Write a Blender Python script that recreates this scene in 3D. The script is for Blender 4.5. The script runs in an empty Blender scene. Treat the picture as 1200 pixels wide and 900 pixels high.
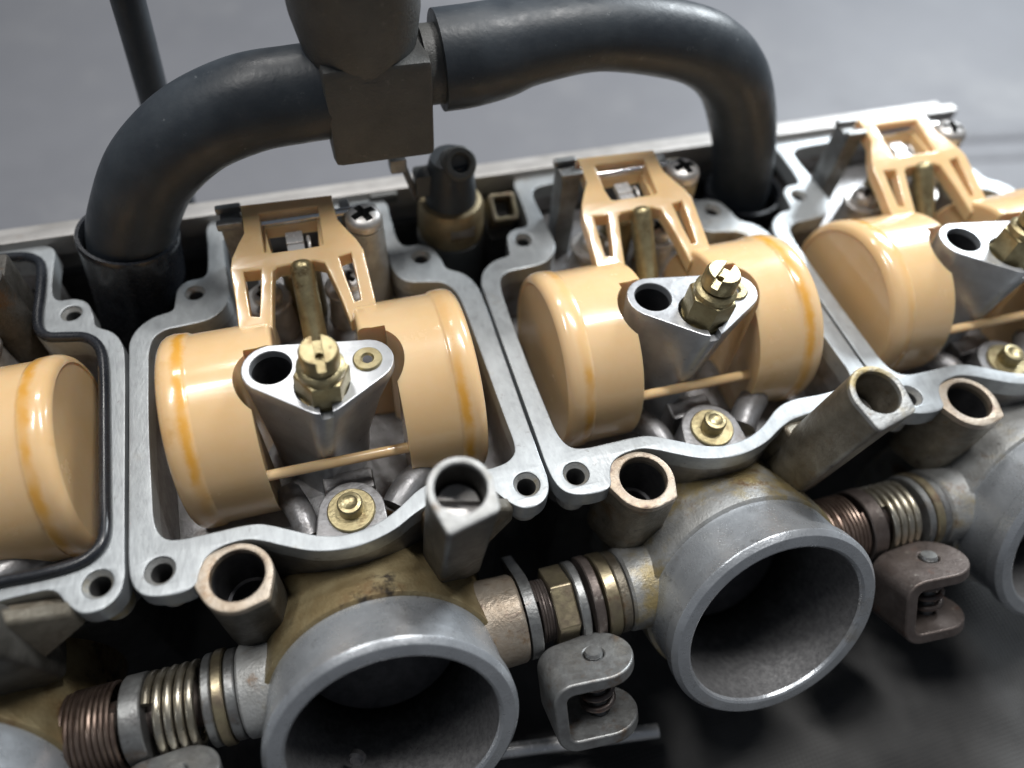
import bpy, bmesh, math, random
from mathutils import Matrix, Vector, noise
from mathutils.geometry import tessellate_polygon
random.seed(4)
MM = 0.001                      # everything below is written in millimetres
scene = bpy.context.scene
COL = scene.collection
V = Vector

# ------------------------------------------------------------------ camera
cam_data = bpy.data.cameras.new('camera')
cam = bpy.data.objects.new('camera', cam_data)
COL.objects.link(cam)
RIGHT = V((0.9585010, -0.2792618, 0.0573461))
DOWN = V((-0.1940510, -0.7864476, -0.5863824))
FWD = V((0.2088539, 0.5509201, -0.8080019))
LOC = V((42.752, -61.882, 124.624)) * MM
m = Matrix.Identity(4)
for i in range(3):
    m[i][0], m[i][1], m[i][2], m[i][3] = RIGHT[i], -DOWN[i], -FWD[i], LOC[i]
cam.matrix_world = m
cam_data.sensor_width = 36
cam_data.lens = 26.4
cam_data.clip_start = 0.005
cam_data.clip_end = 20
cam_data.dof.use_dof = True
cam_data.dof.focus_distance = 0.143
cam_data.dof.aperture_fstop = 6.5
scene.camera = cam

# ------------------------------------------------------------------ light
world = bpy.data.worlds.new('World')
scene.world = world
world.use_nodes = True
bg = world.node_tree.nodes['Background']
bg.inputs[0].default_value = (0.78, 0.86, 1.0, 1)
bg.inputs[1].default_value = 0.11


def area(name, loc, target, sx, sy, watts, col, roll=0):
    d = bpy.data.lights.new(name, 'AREA')
    d.shape = 'RECTANGLE'
    d.size, d.size_y, d.energy, d.color = sx * MM, sy * MM, watts, col
    o = bpy.data.objects.new(name, d)
    COL.objects.link(o)
    o.location = V(loc) * MM
    q = (V(target) - V(loc)).to_track_quat('-Z', 'Y')
    o.matrix_world = Matrix.Translation(V(loc) * MM) @ q.to_matrix().to_4x4() @ Matrix.Rotation(roll, 4, 'Z')
    return o


area('ceiling_tube', (40, 420, 540), (60, 30, 0), 200, 60, 1.1, (1.0, 0.97, 0.93))
area('ceiling_tube', (260, 130, 600), (110, 20, 0), 180, 40, 2.7, (1.0, 0.98, 0.95))
area('ceiling_tube', (-110, 120, 600), (40, 0, 0), 180, 40, 1.45, (1.0, 0.98, 0.95), 0.3)
area('window_lamp', (640, 420, 380), (330, 180, -70), 200, 160, 5.4, (0.90, 0.96, 1.0))

scene.view_settings.view_transform = 'Standard'
scene.view_settings.look = 'None'
scene.view_settings.exposure = 0.0
scene.view_settings.gamma = 1.0


# ------------------------------------------------------------------ materials
def new_mat(name):
    mt = bpy.data.materials.new(name)
    mt.use_nodes = True
    return mt, mt.node_tree, mt.node_tree.nodes['Principled BSDF']


def nz(nt, vec, scale, detail=4, rough=0.6, stretch=None):
    n = nt.nodes.new('ShaderNodeTexNoise')
    n.inputs['Scale'].default_value = scale
    n.inputs['Detail'].default_value = detail
    n.inputs['Roughness'].default_value = rough
    if stretch:
        mp = nt.nodes.new('ShaderNodeMapping')
        mp.inputs['Scale'].default_value = stretch
        nt.links.new(vec, mp.inputs[0])
        vec = mp.outputs[0]
    nt.links.new(vec, n.inputs['Vector'])
    return n.outputs['Fac']


def ramp(nt, fac, lo, hi):
    r = nt.nodes.new('ShaderNodeMapRange')
    r.interpolation_type = 'SMOOTHSTEP'
    r.inputs['From Min'].default_value = lo
    r.inputs['From Max'].default_value = hi
    nt.links.new(fac, r.inputs['Value'])
    return r.outputs['Result']


def mix(nt, fac, a, b):
    n = nt.nodes.new('ShaderNodeMix')
    n.data_type = 'RGBA'
    nt.links.new(fac, n.inputs[0])
    for k, v in ((6, a), (7, b)):
        if isinstance(v, tuple):
            n.inputs[k].default_value = (*v, 1)
        else:
            nt.links.new(v, n.inputs[k])
    return n.outputs[2]


def surface(name, base, metallic, rough, vary=None, vary_scale=250, stains=(), rough_var=0.12,
            bump=0.0, bump_scale=1500, stretch=None, coat=0.0, spec=0.5, streak=0.0):
    """stains: (colour, noise scale, lo, hi)"""
    mt, nt, p = new_mat(name)
    geo = nt.nodes.new('ShaderNodeNewGeometry')
    pos = geo.outputs['Position']
    f = nz(nt, pos, vary_scale, 5, 0.65, stretch)
    col = mix(nt, ramp(nt, f, 0.3, 0.7), base, vary or tuple(c * 0.8 for c in base))
    for sc_col, sc, lo, hi in stains:
        g = nz(nt, pos, sc, 6, 0.7)
        col = mix(nt, ramp(nt, g, lo, hi), col, sc_col)
    nt.links.new(col, p.inputs['Base Color'])
    p.inputs['Metallic'].default_value = metallic
    p.inputs['Specular IOR Level'].default_value = spec
    rn = nz(nt, pos, vary_scale * 2.3, 5, 0.7, stretch)
    mr = nt.nodes.new('ShaderNodeMapRange')
    mr.inputs['From Min'].default_value = 0.25
    mr.inputs['From Max'].default_value = 0.75
    mr.inputs['To Min'].default_value = max(0.03, rough - rough_var)
    mr.inputs['To Max'].default_value = min(1, rough + rough_var)
    nt.links.new(rn, mr.inputs['Value'])
    nt.links.new(mr.outputs[0], p.inputs['Roughness'])
    p.inputs['Coat Weight'].default_value = coat
    p.inputs['Coat Roughness'].default_value = 0.08
    if bump:
        bn = nz(nt, pos, bump_scale, 3, 0.6, stretch)
        b = nt.nodes.new('ShaderNodeBump')
        b.inputs['Strength'].default_value = bump
        b.inputs['Distance'].default_value = 0.0002
        nt.links.new(bn, b.inputs['Height'])
        nt.links.new(b.outputs[0], p.inputs['Normal'])
    return mt


BROWN = (0.20, 0.12, 0.055)
M = {}
M['flange'] = surface('machined_flange', (0.37, 0.395, 0.41), 0.45, 0.40, (0.30, 0.32, 0.335), 500,
                      [((0.24, 0.20, 0.14), 60, 0.58, 0.76), ((0.20, 0.20, 0.20), 420, 0.60, 0.72)], 0.12, 0.25, 1300, stretch=(1, 0.4, 1))
M['cast'] = surface('cast_aluminium', (0.42, 0.43, 0.43), 0.40, 0.46, (0.29, 0.29, 0.28), 180,
                    [((0.34, 0.27, 0.13), 48, 0.50, 0.66), ((0.17, 0.10, 0.05), 85, 0.57, 0.70), ((0.06, 0.05, 0.045), 120, 0.62, 0.74)], 0.12, 0.8, 1700)
M['stained_neck'] = surface('varnish_browned_casting', (0.34, 0.28, 0.16), 0.45, 0.40, (0.24, 0.18, 0.09), 130,
                            [((0.16, 0.09, 0.04), 60, 0.50, 0.66), ((0.05, 0.04, 0.03), 110, 0.58, 0.70), ((0.40, 0.39, 0.34), 70, 0.62, 0.74)], 0.14, 0.8, 1600)
M['oily_shaded_boss'] = surface('oily_shaded_casting', (0.085, 0.08, 0.072), 0.3, 0.50, (0.045, 0.042, 0.036), 220,
                         [((0.17, 0.165, 0.15), 190, 0.62, 0.74), ((0.11, 0.06, 0.025), 90, 0.58, 0.72)], 0.14, 0.8, 1600, spec=0.3)  # oil grime and the shade on left-hand bosses, both put into the colour
M['dirty_cast'] = surface('oily_cast_aluminium', (0.23, 0.21, 0.17), 0.5, 0.42, (0.14, 0.12, 0.09), 240,
                          [((0.16, 0.10, 0.05), 110, 0.52, 0.7), ((0.36, 0.36, 0.34), 90, 0.60, 0.75), ((0.05, 0.04, 0.035), 180, 0.60, 0.72)], 0.14, 0.8, 1700)
M['tan_cast'] = surface('varnish_stained_aluminium', (0.42, 0.37, 0.31), 0.5, 0.45, (0.33, 0.26, 0.19), 150,
                        [((0.27, 0.17, 0.09), 95, 0.55, 0.72), ((0.17, 0.12, 0.11), 300, 0.56, 0.70)], 0.12, 0.6, 1500)
M['turned'] = surface('turned_aluminium', (0.50, 0.53, 0.565), 0.6, 0.30, (0.40, 0.425, 0.455), 120,
                      [((0.36, 0.35, 0.33), 70, 0.58, 0.75), ((0.2, 0.2, 0.2), 1400, 0.68, 0.78), ((0.25, 0.26, 0.27), 200, 0.60, 0.72)], 0.12, 0.3, 2000)
M['tower'] = surface('tower_aluminium', (0.52, 0.54, 0.56), 0.55, 0.33, (0.42, 0.43, 0.45), 260,
                     [((0.36, 0.31, 0.25), 80, 0.62, 0.8)], 0.08, 0.12, 1500)
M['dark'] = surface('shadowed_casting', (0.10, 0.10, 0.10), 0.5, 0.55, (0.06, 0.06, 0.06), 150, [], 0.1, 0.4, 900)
M['brass'] = surface('brass', (0.42, 0.365, 0.215), 0.8, 0.38, (0.32, 0.265, 0.145), 380,
                     [((0.20, 0.145, 0.075), 260, 0.54, 0.70), ((0.10, 0.075, 0.04), 420, 0.62, 0.74)], 0.12, 0.4, 1800)
M['dull_brass'] = surface('dull_brass', (0.36, 0.29, 0.17), 0.5, 0.46, (0.25, 0.20, 0.12), 300,
                          [((0.20, 0.12, 0.04), 200, 0.55, 0.75)], 0.10, 0.15, 1500)
M['steel'] = surface('bright_steel', (0.58, 0.57, 0.56), 0.75, 0.44, (0.42, 0.40, 0.38), 400,
                     [((0.26, 0.20, 0.15), 330, 0.62, 0.75)], 0.10, 0.12, 1800)
M['tin'] = surface('bright_tin', (0.86, 0.86, 0.86), 0.5, 0.25, (0.78, 0.78, 0.78), 300, [], 0.06)
M['chamber'] = surface('dark_mottled_casting', (0.28, 0.28, 0.29), 0.6, 0.40, (0.18, 0.175, 0.175), 200,
                       [((0.10, 0.085, 0.075), 90, 0.52, 0.72), ((0.42, 0.43, 0.44), 120, 0.62, 0.76)], 0.12, 0.4, 1300)  # darker, patchier casting tone for the inside of the chamber
M['chrome'] = surface('polished_steel', (0.85, 0.85, 0.85), 1.0, 0.12, (0.78, 0.78, 0.78), 300, [], 0.05)
M['zinc'] = surface('worn_zinc_plate', (0.31, 0.32, 0.32), 0.75, 0.44, (0.20, 0.20, 0.20), 260,
                    [((0.20, 0.15, 0.11), 130, 0.56, 0.74), ((0.08, 0.07, 0.06), 500, 0.62, 0.76)], 0.12, 0.4, 1300)
M['yellow_zinc'] = surface('yellow_zinc_plate', (0.38, 0.33, 0.21), 0.8, 0.38, (0.27, 0.22, 0.16), 300,
                           [((0.22, 0.14, 0.10), 160, 0.55, 0.74)], 0.1, 0.2, 1300)
M['rust'] = surface('rust_browned_steel', (0.16, 0.135, 0.125), 0.65, 0.46, (0.11, 0.09, 0.082), 260,
                    [((0.15, 0.09, 0.07), 190, 0.55, 0.7), ((0.36, 0.34, 0.31), 330, 0.6, 0.75)], 0.15, 0.4, 1500)
M['copper_coil'] = surface('browned_spring_wire', (0.25, 0.19, 0.155), 0.85, 0.38, (0.17, 0.12, 0.10), 300,
                           [((0.12, 0.08, 0.06), 220, 0.55, 0.72)], 0.1)
M['coil'] = surface('spring_wire', (0.50, 0.47, 0.40), 0.9, 0.32, (0.38, 0.34, 0.26), 300,
                    [((0.16, 0.11, 0.07), 220, 0.58, 0.74)], 0.1)
M['rubber'] = surface('black_rubber', (0.030, 0.037, 0.046), 0.0, 0.42, (0.045, 0.054, 0.064), 120,
                      [((0.085, 0.095, 0.105), 260, 0.60, 0.80), ((0.20, 0.22, 0.23), 420, 0.655, 0.75), ((0.034, 0.036, 0.038), 70, 0.60, 0.78)], 0.12, 0.25, 900, spec=0.38)
M['gasket'] = surface('gasket_rubber', (0.012, 0.014, 0.018), 0.0, 0.26, (0.02, 0.022, 0.027), 200, [], 0.08, 0.08, 700)
M['plastic'] = surface('matt_black_plastic', (0.072, 0.075, 0.074), 0.0, 0.50, (0.098, 0.10, 0.097), 130,
                       [((0.19, 0.185, 0.18), 420, 0.60, 0.76), ((0.03, 0.03, 0.03), 60, 0.6, 0.75)], 0.12, 0.8, 1700)
M['rail'] = surface('rail_steel', (0.42, 0.41, 0.40), 0.5, 0.48, (0.33, 0.32, 0.31), 90,
                    [((0.30, 0.27, 0.24), 150, 0.60, 0.78)], 0.1, 0.1, 900)
M['bench'] = surface('painted_bench', (0.165, 0.169, 0.185), 0.0, 0.55, (0.148, 0.152, 0.167), 18,
                     [((0.11, 0.112, 0.12), 45, 0.66, 0.78), ((0.20, 0.203, 0.215), 9, 0.5, 0.7)], 0.1, 0.1, 200)
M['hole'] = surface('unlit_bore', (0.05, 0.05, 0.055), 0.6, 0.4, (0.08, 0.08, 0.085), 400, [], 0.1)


def make_float_mat(name, base, vary, stains):
    mt = surface(name, base, 0.0, 0.22, vary, 55, stains, 0.09, 0.05, 500, coat=0.6)
    p = mt.node_tree.nodes['Principled BSDF']
    p.inputs['Subsurface Weight'].default_value = 0.35
    p.inputs['Subsurface Radius'].default_value = (1.0, 0.55, 0.25)
    p.inputs['Subsurface Scale'].default_value = 0.0025
    return mt


M['float'] = make_float_mat('peach_plastic', (0.81, 0.578, 0.332), (0.78, 0.53, 0.27),
                            [((0.68, 0.40, 0.15), 40, 0.60, 0.78), ((0.30, 0.15, 0.05), 700, 0.71, 0.78)])


def drum_mat():
    """the same plastic with a thin uneven amber glue seam near each end of the float"""
    mt = M['float'].copy()
    mt.name = 'peach_plastic_with_glue_seam'
    nt = mt.node_tree
    p = nt.nodes['Principled BSDF']
    tc = nt.nodes.new('ShaderNodeTexCoord')
    sx = nt.nodes.new('ShaderNodeSeparateXYZ')
    nt.links.new(tc.outputs['Object'], sx.inputs[0])

    def op(kind, a, b):
        n = nt.nodes.new('ShaderNodeMath')
        n.operation = kind
        for k, v in enumerate((a, b)):
            if isinstance(v, (int, float)):
                n.inputs[k].default_value = v
            elif v is not None:
                nt.links.new(v, n.inputs[k])
        return n.outputs[0]
    geo = nt.nodes.new('ShaderNodeNewGeometry')
    e = op('ABSOLUTE', op('SUBTRACT', sx.outputs['X'], 0.0384), None)
    wob = op('MULTIPLY', op('SUBTRACT', nz(nt, geo.outputs['Position'], 260, 4, 0.7), 0.5), 0.0022)
    d = op('ABSOLUTE', op('SUBTRACT', op('ADD', e, wob), 0.0249), None)
    band = op('SUBTRACT', 1.0, ramp(nt, d, 0.0002, 0.0016))
    patch = ramp(nt, nz(nt, geo.outputs['Position'], 48, 3, 0.6), 0.38, 0.62)
    fac = op('MULTIPLY', band, op('ADD', op('MULTIPLY', patch, 0.75), 0.2))
    old = p.inputs['Base Color'].links[0].from_socket
    nt.links.new(mix(nt, fac, old, (0.74, 0.37, 0.045)), p.inputs['Base Color'])
    return mt


M['drum'] = drum_mat()


def bore_mat():  # bore darkens with depth: shade of the deep throat put into the colour
    mt = surface('depth_shaded_bore', (0.48, 0.48, 0.49), 0.7, 0.36, (0.30, 0.30, 0.31), 900, [], 0.14, 0.4, 1800)
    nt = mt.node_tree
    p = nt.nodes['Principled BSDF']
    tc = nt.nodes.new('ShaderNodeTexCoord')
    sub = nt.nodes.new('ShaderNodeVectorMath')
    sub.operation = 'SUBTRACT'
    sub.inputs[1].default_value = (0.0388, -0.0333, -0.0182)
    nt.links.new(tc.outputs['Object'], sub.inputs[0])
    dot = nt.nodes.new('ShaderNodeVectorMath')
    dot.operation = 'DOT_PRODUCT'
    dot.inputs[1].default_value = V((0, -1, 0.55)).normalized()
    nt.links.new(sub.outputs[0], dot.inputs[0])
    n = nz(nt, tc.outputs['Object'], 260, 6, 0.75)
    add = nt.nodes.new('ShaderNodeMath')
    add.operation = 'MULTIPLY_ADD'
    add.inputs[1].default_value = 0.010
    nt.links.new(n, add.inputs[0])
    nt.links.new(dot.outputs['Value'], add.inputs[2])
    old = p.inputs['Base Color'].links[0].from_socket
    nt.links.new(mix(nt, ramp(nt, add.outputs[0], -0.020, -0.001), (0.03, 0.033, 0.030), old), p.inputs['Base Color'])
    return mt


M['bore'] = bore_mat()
M['hole'].name = 'unlit_bore'


def cloth_mat():
    mt, nt, p = new_mat('dark_woven_cloth')
    geo = nt.nodes.new('ShaderNodeNewGeometry')
    pos = geo.outputs['Position']
    big = nz(nt, pos, 22, 4, 0.6)
    col = mix(nt, ramp(nt, big, 0.35, 0.65), (0.030, 0.031, 0.033), (0.085, 0.085, 0.085))
    hs = []
    for ax in ('X', 'Y'):
        w = nt.nodes.new('ShaderNodeTexWave')
        w.bands_direction = ax
        w.inputs['Scale'].default_value = 330
        w.inputs['Distortion'].default_value = 1.2
        nt.links.new(pos, w.inputs['Vector'])
        hs.append(w.outputs['Fac'])
    mu = nt.nodes.new('ShaderNodeMath')
    mu.operation = 'MULTIPLY'
    nt.links.new(hs[0], mu.inputs[0])
    nt.links.new(hs[1], mu.inputs[1])
    col = mix(nt, mu.outputs[0], col, (0.06, 0.058, 0.055))
    nt.links.new(col, p.inputs['Base Color'])
    p.inputs['Roughness'].default_value = 0.85
    b = nt.nodes.new('ShaderNodeBump')
    b.inputs['Strength'].default_value = 0.4
    b.inputs['Distance'].default_value = 0.0005
    nt.links.new(mu.outputs[0], b.inputs['Height'])
    nt.links.new(b.outputs[0], p.inputs['Normal'])
    return mt


M['cloth'] = cloth_mat()


# ------------------------------------------------------------------ mesh helpers (mm)
def frame(origin, axis, xhint=(1, 0, 0)):
    z = V(axis).normalized()
    x = V(xhint)
    x = x - z * x.dot(z)
    if x.length < 1e-4:
        x = V((0, 1, 0)) - z * z.y
    x.normalize()
    y = z.cross(x)
    mt = Matrix.Identity(4)
    for i in range(3):
        mt[i][0], mt[i][1], mt[i][2], mt[i][3] = x[i], y[i], z[i], origin[i]
    return mt


I4 = Matrix.Identity(4)


def area2(p):
    return sum(p[i - 1][0] * p[i][1] - p[i][0] * p[i - 1][1] for i in range(len(p))) / 2


def ccw(p):
    return list(p) if area2(p) > 0 else list(reversed(p))


def offset(poly, d):
    """poly ccw; d > 0 grows it"""
    n = len(poly)
    out = []
    for i in range(n):
        a, b, c = V(poly[i - 1]), V(poly[i]), V(poly[(i + 1) % n])
        e1, e2 = (b - a), (c - b)
        n1 = V((e1.y, -e1.x))
        n2 = V((e2.y, -e2.x))
        if n1.length > 1e-9:
            n1.normalize()
        if n2.length > 1e-9:
            n2.normalize()
        t = n1 + n2
        if t.length < 1e-6:
            t = n1
        t = t / max(t.length_squared / 2, 0.6)
        out.append(tuple(b + t * d))
    return out


def circle(cx, cy, r, n=28):
    return [(cx + r * math.cos(2 * math.pi * i / n), cy + r * math.sin(2 * math.pi * i / n)) for i in range(n)]


def smooth(pts, n=4):
    out = []
    k = len(pts)
    for i in range(k):
        p0, p1, p2, p3 = (V(pts[(i + j - 1) % k]) for j in range(4))
        for s in range(n):
            t = s / n
            q = 0.5 * ((2 * p1) + (p2 - p0) * t + (2 * p0 - 5 * p1 + 4 * p2 - p3) * t * t
                       + (3 * p1 - p0 - 3 * p2 + p3) * t ** 3)
            out.append(tuple(q))
    return out


def hull(pts):
    pts = sorted(set((round(x, 4), round(y, 4)) for x, y in pts))

    def half(ps):
        h = []
        for p in ps:
            while len(h) > 1 and (h[-1][0] - h[-2][0]) * (p[1] - h[-2][1]) - (h[-1][1] - h[-2][1]) * (p[0] - h[-2][0]) <= 0:
                h.pop()
            h.append(p)
        return h
    a, b = half(pts), half(pts[::-1])
    return a[:-1] + b[:-1]


def prism(bm, outer, z0, z1, holes=(), ch=0.3, mat4=I4, bottom=True, hole_depth=None, mi=0):
    """upright prism, rounded top edges, holes either through or blind"""
    outer = ccw(outer)
    loops = [outer] + [ccw(h) for h in holes]
    rings = []
    for li, lp in enumerate(loops):
        sgn = -1 if li == 0 else 1
        dep = z0
        if li and hole_depth:
            dep = z1 - hole_depth
        stack = [(lp, dep)] + [(lp, z1 - ch)]
        if ch > 0:
            stack += [(offset(lp, sgn * ch * 0.3), z1 - ch * 0.3), (offset(lp, sgn * ch), z1)]
        rv = []
        for pl, z in stack:
            rv.append([bm.verts.new(mat4 @ V((x, y, z))) for x, y in pl])
        for a, b in zip(rv, rv[1:]):
            n = len(a)
            for i in range(n):
                j = (i + 1) % n
                q = (a[i], a[j], b[j], b[i]) if li == 0 else (a[j], a[i], b[i], b[j])
                f = bm.faces.new(q)
                f.material_index = mi
        rings.append(rv)
    top = [[V((*xy, 0)) for xy in (offset(lp, (-1 if li == 0 else 1) * ch) if ch > 0 else lp)] for li, lp in enumerate(loops)]
    flat_top = [v for rv in rings for v in rv[-1]]
    for tri in tessellate_polygon(top):
        a, b, c = (flat_top[i] for i in tri)
        if len({a, b, c}) == 3:
            nrm = (b.co - a.co).cross(c.co - a.co)
            if nrm.dot(mat4.to_3x3() @ V((0, 0, 1))) < 0:
                a, c = c, a
            try:
                bm.faces.new((a, b, c)).material_index = mi
            except ValueError:
                pass
    if bottom:
        if hole_depth:
            bm.faces.new(list(reversed(rings[0][0])))
            for rv in rings[1:]:
                bm.faces.new(rv[0])
        else:
            bots = [[V((*xy, 0)) for xy in lp] for lp in loops]
            flat = [v for rv in rings for v in rv[0]]
            for tri in tessellate_polygon(bots):
                a, b, c = (flat[i] for i in tri)
                if len({a, b, c}) == 3:
                    nrm = (b.co - a.co).cross(c.co - a.co)
                    if nrm.dot(mat4.to_3x3() @ V((0, 0, 1))) > 0:
                        a, c = c, a
                    try:
                        bm.faces.new((a, b, c))
                    except ValueError:
                        pass
    return bm


def lathe(bm, prof, mat4=I4, n=48, mats=None, wob=None):
    """prof: (radius, height) bottom to top seen from outside"""
    rings = []
    for r, h in prof:
        if r <= 1e-6:
            rings.append([bm.verts.new(mat4 @ V((0, 0, h)))])
        else:
            ring = []
            for i in range(n):
                a = 2 * math.pi * i / n
                rr = r * (wob(a, h) if wob else 1)
                ring.append(bm.verts.new(mat4 @ V((rr * math.cos(a), rr * math.sin(a), h))))
            rings.append(ring)
    for k, (a, b) in enumerate(zip(rings, rings[1:])):
        mi = mats[k] if mats else 0
        for i in range(n):
            j = (i + 1) % n
            if len(a) == 1 and len(b) == 1:
                continue
            if len(a) == 1:
                f = bm.faces.new((a[0], b[j], b[i]))
            elif len(b) == 1:
                f = bm.faces.new((a[i], a[j], b[0]))
            else:
                f = bm.faces.new((a[i], a[j], b[j], b[i]))
            f.material_index = mi
    return bm


def loft(bm, loops, cap0=True, cap1=True):
    rv = [[bm.verts.new(V(p)) for p in lp] for lp in loops]
    n = len(rv[0])
    for a, b in zip(rv, rv[1:]):
        for i in range(n):
            j = (i + 1) % n
            bm.faces.new((a[i], a[j], b[j], b[i]))
    if cap0:
        bm.faces.new(list(reversed(rv[0])))
    if cap1:
        bm.faces.new(rv[-1])
    return bm


def spline(pts, n=8):
    """open Catmull-Rom through 3D points (radius may ride along as 4th value)"""
    P = [V(p) for p in pts]
    P = [2 * P[0] - P[1]] + P + [2 * P[-1] - P[-2]]
    out = []
    for i in range(1, len(P) - 2):
        p0, p1, p2, p3 = P[i - 1:i + 3]
        for s in range(n):
            t = s / n
            out.append(0.5 * ((2 * p1) + (p2 - p0) * t + (2 * p0 - 5 * p1 + 4 * p2 - p3) * t * t
                              + (3 * p1 - p0 - 3 * p2 + p3) * t ** 3))
    out.append(P[-2])
    return out


def tube(bm, path, r, n=16, caps=True, closed=False):
    path = [V(p[:3]) if not isinstance(p, V) else p for p in path]
    rad = r if callable(r) else (lambda i: r)
    k = len(path)
    rings = []
    up = None
    for i in range(k):
        a = path[i - 1] if (i or closed) else path[0]
        b = path[(i + 1) % k] if (i < k - 1 or closed) else path[-1]
        t = (b - a).normalized()
        if up is None:
            up = V((0, 0, 1)) if abs(t.z) < 0.9 else V((0, 1, 0))
        x = (up - t * up.dot(t)).normalized()
        up = x
        y = t.cross(x)
        rr = rad(i)
        rings.append([bm.verts.new(path[i] + (x * math.cos(2 * math.pi * j / n) + y * math.sin(2 * math.pi * j / n)) * rr)
                      for j in range(n)])
    pairs = list(zip(rings, rings[1:])) + ([(rings[-1], rings[0])] if closed else [])
    for a, b in pairs:
        for i in range(n):
            j = (i + 1) % n
            bm.faces.new((a[i], a[j], b[j], b[i]))
    if caps and not closed:
        bm.faces.new(list(reversed(rings[0])))
        bm.faces.new(rings[-1])
    return bm


def box(bm, lo, hi, mat4=I4, bev=0.4):
    t = bmesh.new()
    g = bmesh.ops.create_cube(t, size=1)
    lo, hi = V(lo), V(hi)
    for v in g['verts']:
        v.co = V(((lo.x + hi.x) / 2 + v.co.x * (hi.x - lo.x), (lo.y + hi.y) / 2 + v.co.y * (hi.y - lo.y),
                  (lo.z + hi.z) / 2 + v.co.z * (hi.z - lo.z)))
    if bev:
        bmesh.ops.bevel(t, geom=list(t.edges), offset=bev, segments=2, profile=0.6, affect='EDGES')
    t.transform(mat4)
    me = bpy.data.meshes.new('tmp')
    t.to_mesh(me)
    t.free()
    bm.from_mesh(me)
    bpy.data.meshes.remove(me)
    return bm


def boolean(bm, cutter, op='DIFFERENCE'):
    obs = []
    for b in (bm, cutter):
        bmesh.ops.recalc_face_normals(b, faces=list(b.faces))
        me = bpy.data.meshes.new('tmp')
        b.to_mesh(me)
        o = bpy.data.objects.new('tmp', me)
        COL.objects.link(o)
        obs.append(o)
        b.free()
    md = obs[0].modifiers.new('b', 'BOOLEAN')
    md.object, md.operation, md.solver = obs[1], op, 'EXACT'
    dg = bpy.context.evaluated_depsgraph_get()
    out = bmesh.new()
    out.from_mesh(obs[0].evaluated_get(dg).to_mesh())
    obs[0].evaluated_get(dg).to_mesh_clear()
    for o in obs:
        me = o.data
        bpy.data.objects.remove(o)
        bpy.data.meshes.remove(me)
    return out


def obj(name, bm, mats, parent=None, loc=(0, 0, 0), rot=(0, 0, 0), sharp=38, bev=0, recalc=True, weighted=True, kind=None):
    if recalc:
        bmesh.ops.recalc_face_normals(bm, faces=list(bm.faces))
    bmesh.ops.scale(bm, vec=(MM, MM, MM), verts=list(bm.verts))
    me = bpy.data.meshes.new(name)
    bm.to_mesh(me)
    bm.free()
    for mt in (mats if isinstance(mats, (list, tuple)) else [mats]):
        me.materials.append(M[mt])
    for p in me.polygons:
        p.use_smooth = True
    me.set_sharp_from_angle(angle=math.radians(sharp))
    o = bpy.data.objects.new(name, me)
    COL.objects.link(o)
    o.location = V(loc) * MM
    o.rotation_euler = rot
    if parent:
        o.parent = parent
    if bev:
        b = o.modifiers.new('bevel', 'BEVEL')
        b.width, b.segments, b.limit_method, b.angle_limit = bev * MM, 2, 'ANGLE', math.radians(38)
    if weighted:
        w = o.modifiers.new('normals', 'WEIGHTED_NORMAL')
        w.keep_sharp = True
    if kind:
        o['kind'] = kind
    return o


def thing(name, label, cat, loc=(0, 0, 0), group=None):
    o = bpy.data.objects.new(name, None)
    o.empty_display_size = 0.01
    COL.objects.link(o)
    o.location = V(loc) * MM
    tag(o, label, cat, group)
    return o


def tag(o, label, cat, group=None):
    o['label'], o['category'] = label, cat
    if group:
        o['group'] = group
    return o


def copy_tree(o, parent=None):
    c = o.copy()
    COL.objects.link(c)
    if parent:
        c.parent = parent
    for ch in list(o.children):
        copy_tree(ch, c)
    return c


def new():
    return bmesh.new()


def screw_head(r, h, washer=0):
    """domed cross-recess head standing on z = 0"""
    b = new()
    lathe(b, [(0, -3), (r * 0.55, -3), (r * 0.55, 0), (r, 0), (r, h * 0.38), (r * 0.93, h * 0.66), (r * 0.74, h * 0.88),
              (r * 0.4, h * 0.98), (0, h)], n=40)
    for ang in (0.5, 0.5 + math.pi / 2):
        c = new()
        w, l, d = r * 0.23, r * 0.80, h * 0.9
        loft(c, [[(-l * 0.5, -w * 0.7, h - d), (l * 0.5, -w * 0.7, h - d), (l * 0.5, w * 0.7, h - d), (-l * 0.5, w * 0.7, h - d)],
                 [(-l, -w, h + 1), (l, -w, h + 1), (l, w, h + 1), (-l, w, h + 1)]])
        c.transform(Matrix.Rotation(ang, 4, 'Z'))
        for f in c.faces:
            f.material_index = 1
        b = boolean(b, c)
    return b


def hexagon(r, rot=0):
    return [(r * math.cos(math.pi / 3 * i + rot), r * math.sin(math.pi / 3 * i + rot)) for i in range(6)]


# ------------------------------------------------------------------ the setting
bm = new()
box(bm, (-900, -700, -110), (1100, 900, -88), bev=0)
bench = obj('workbench_surface', bm, 'bench', kind='structure', weighted=False)
# raised double rib of the bench tray
d = V((382.5 - 348.6, 164 - 169.1, 0)).normalized()
bm = new()
fr = frame((348.6, 169.1, -88.3), (0, 0, 1), d)
for y0, w, h in ((-7, 8, 2.0), (7, 8, 3.0)):
    sec = [(y0 - w, 0), (y0 - w * 0.5, h), (y0 + w * 0.5, h), (y0 + w, 0)]
    a = [fr @ V((-60, y, z)) for y, z in sec]
    c = [fr @ V((520, y, z)) for y, z in sec]
    loft(bm, [a, c])
obj('workbench_rib', bm, 'bench', kind='structure', bev=1.2)

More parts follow.
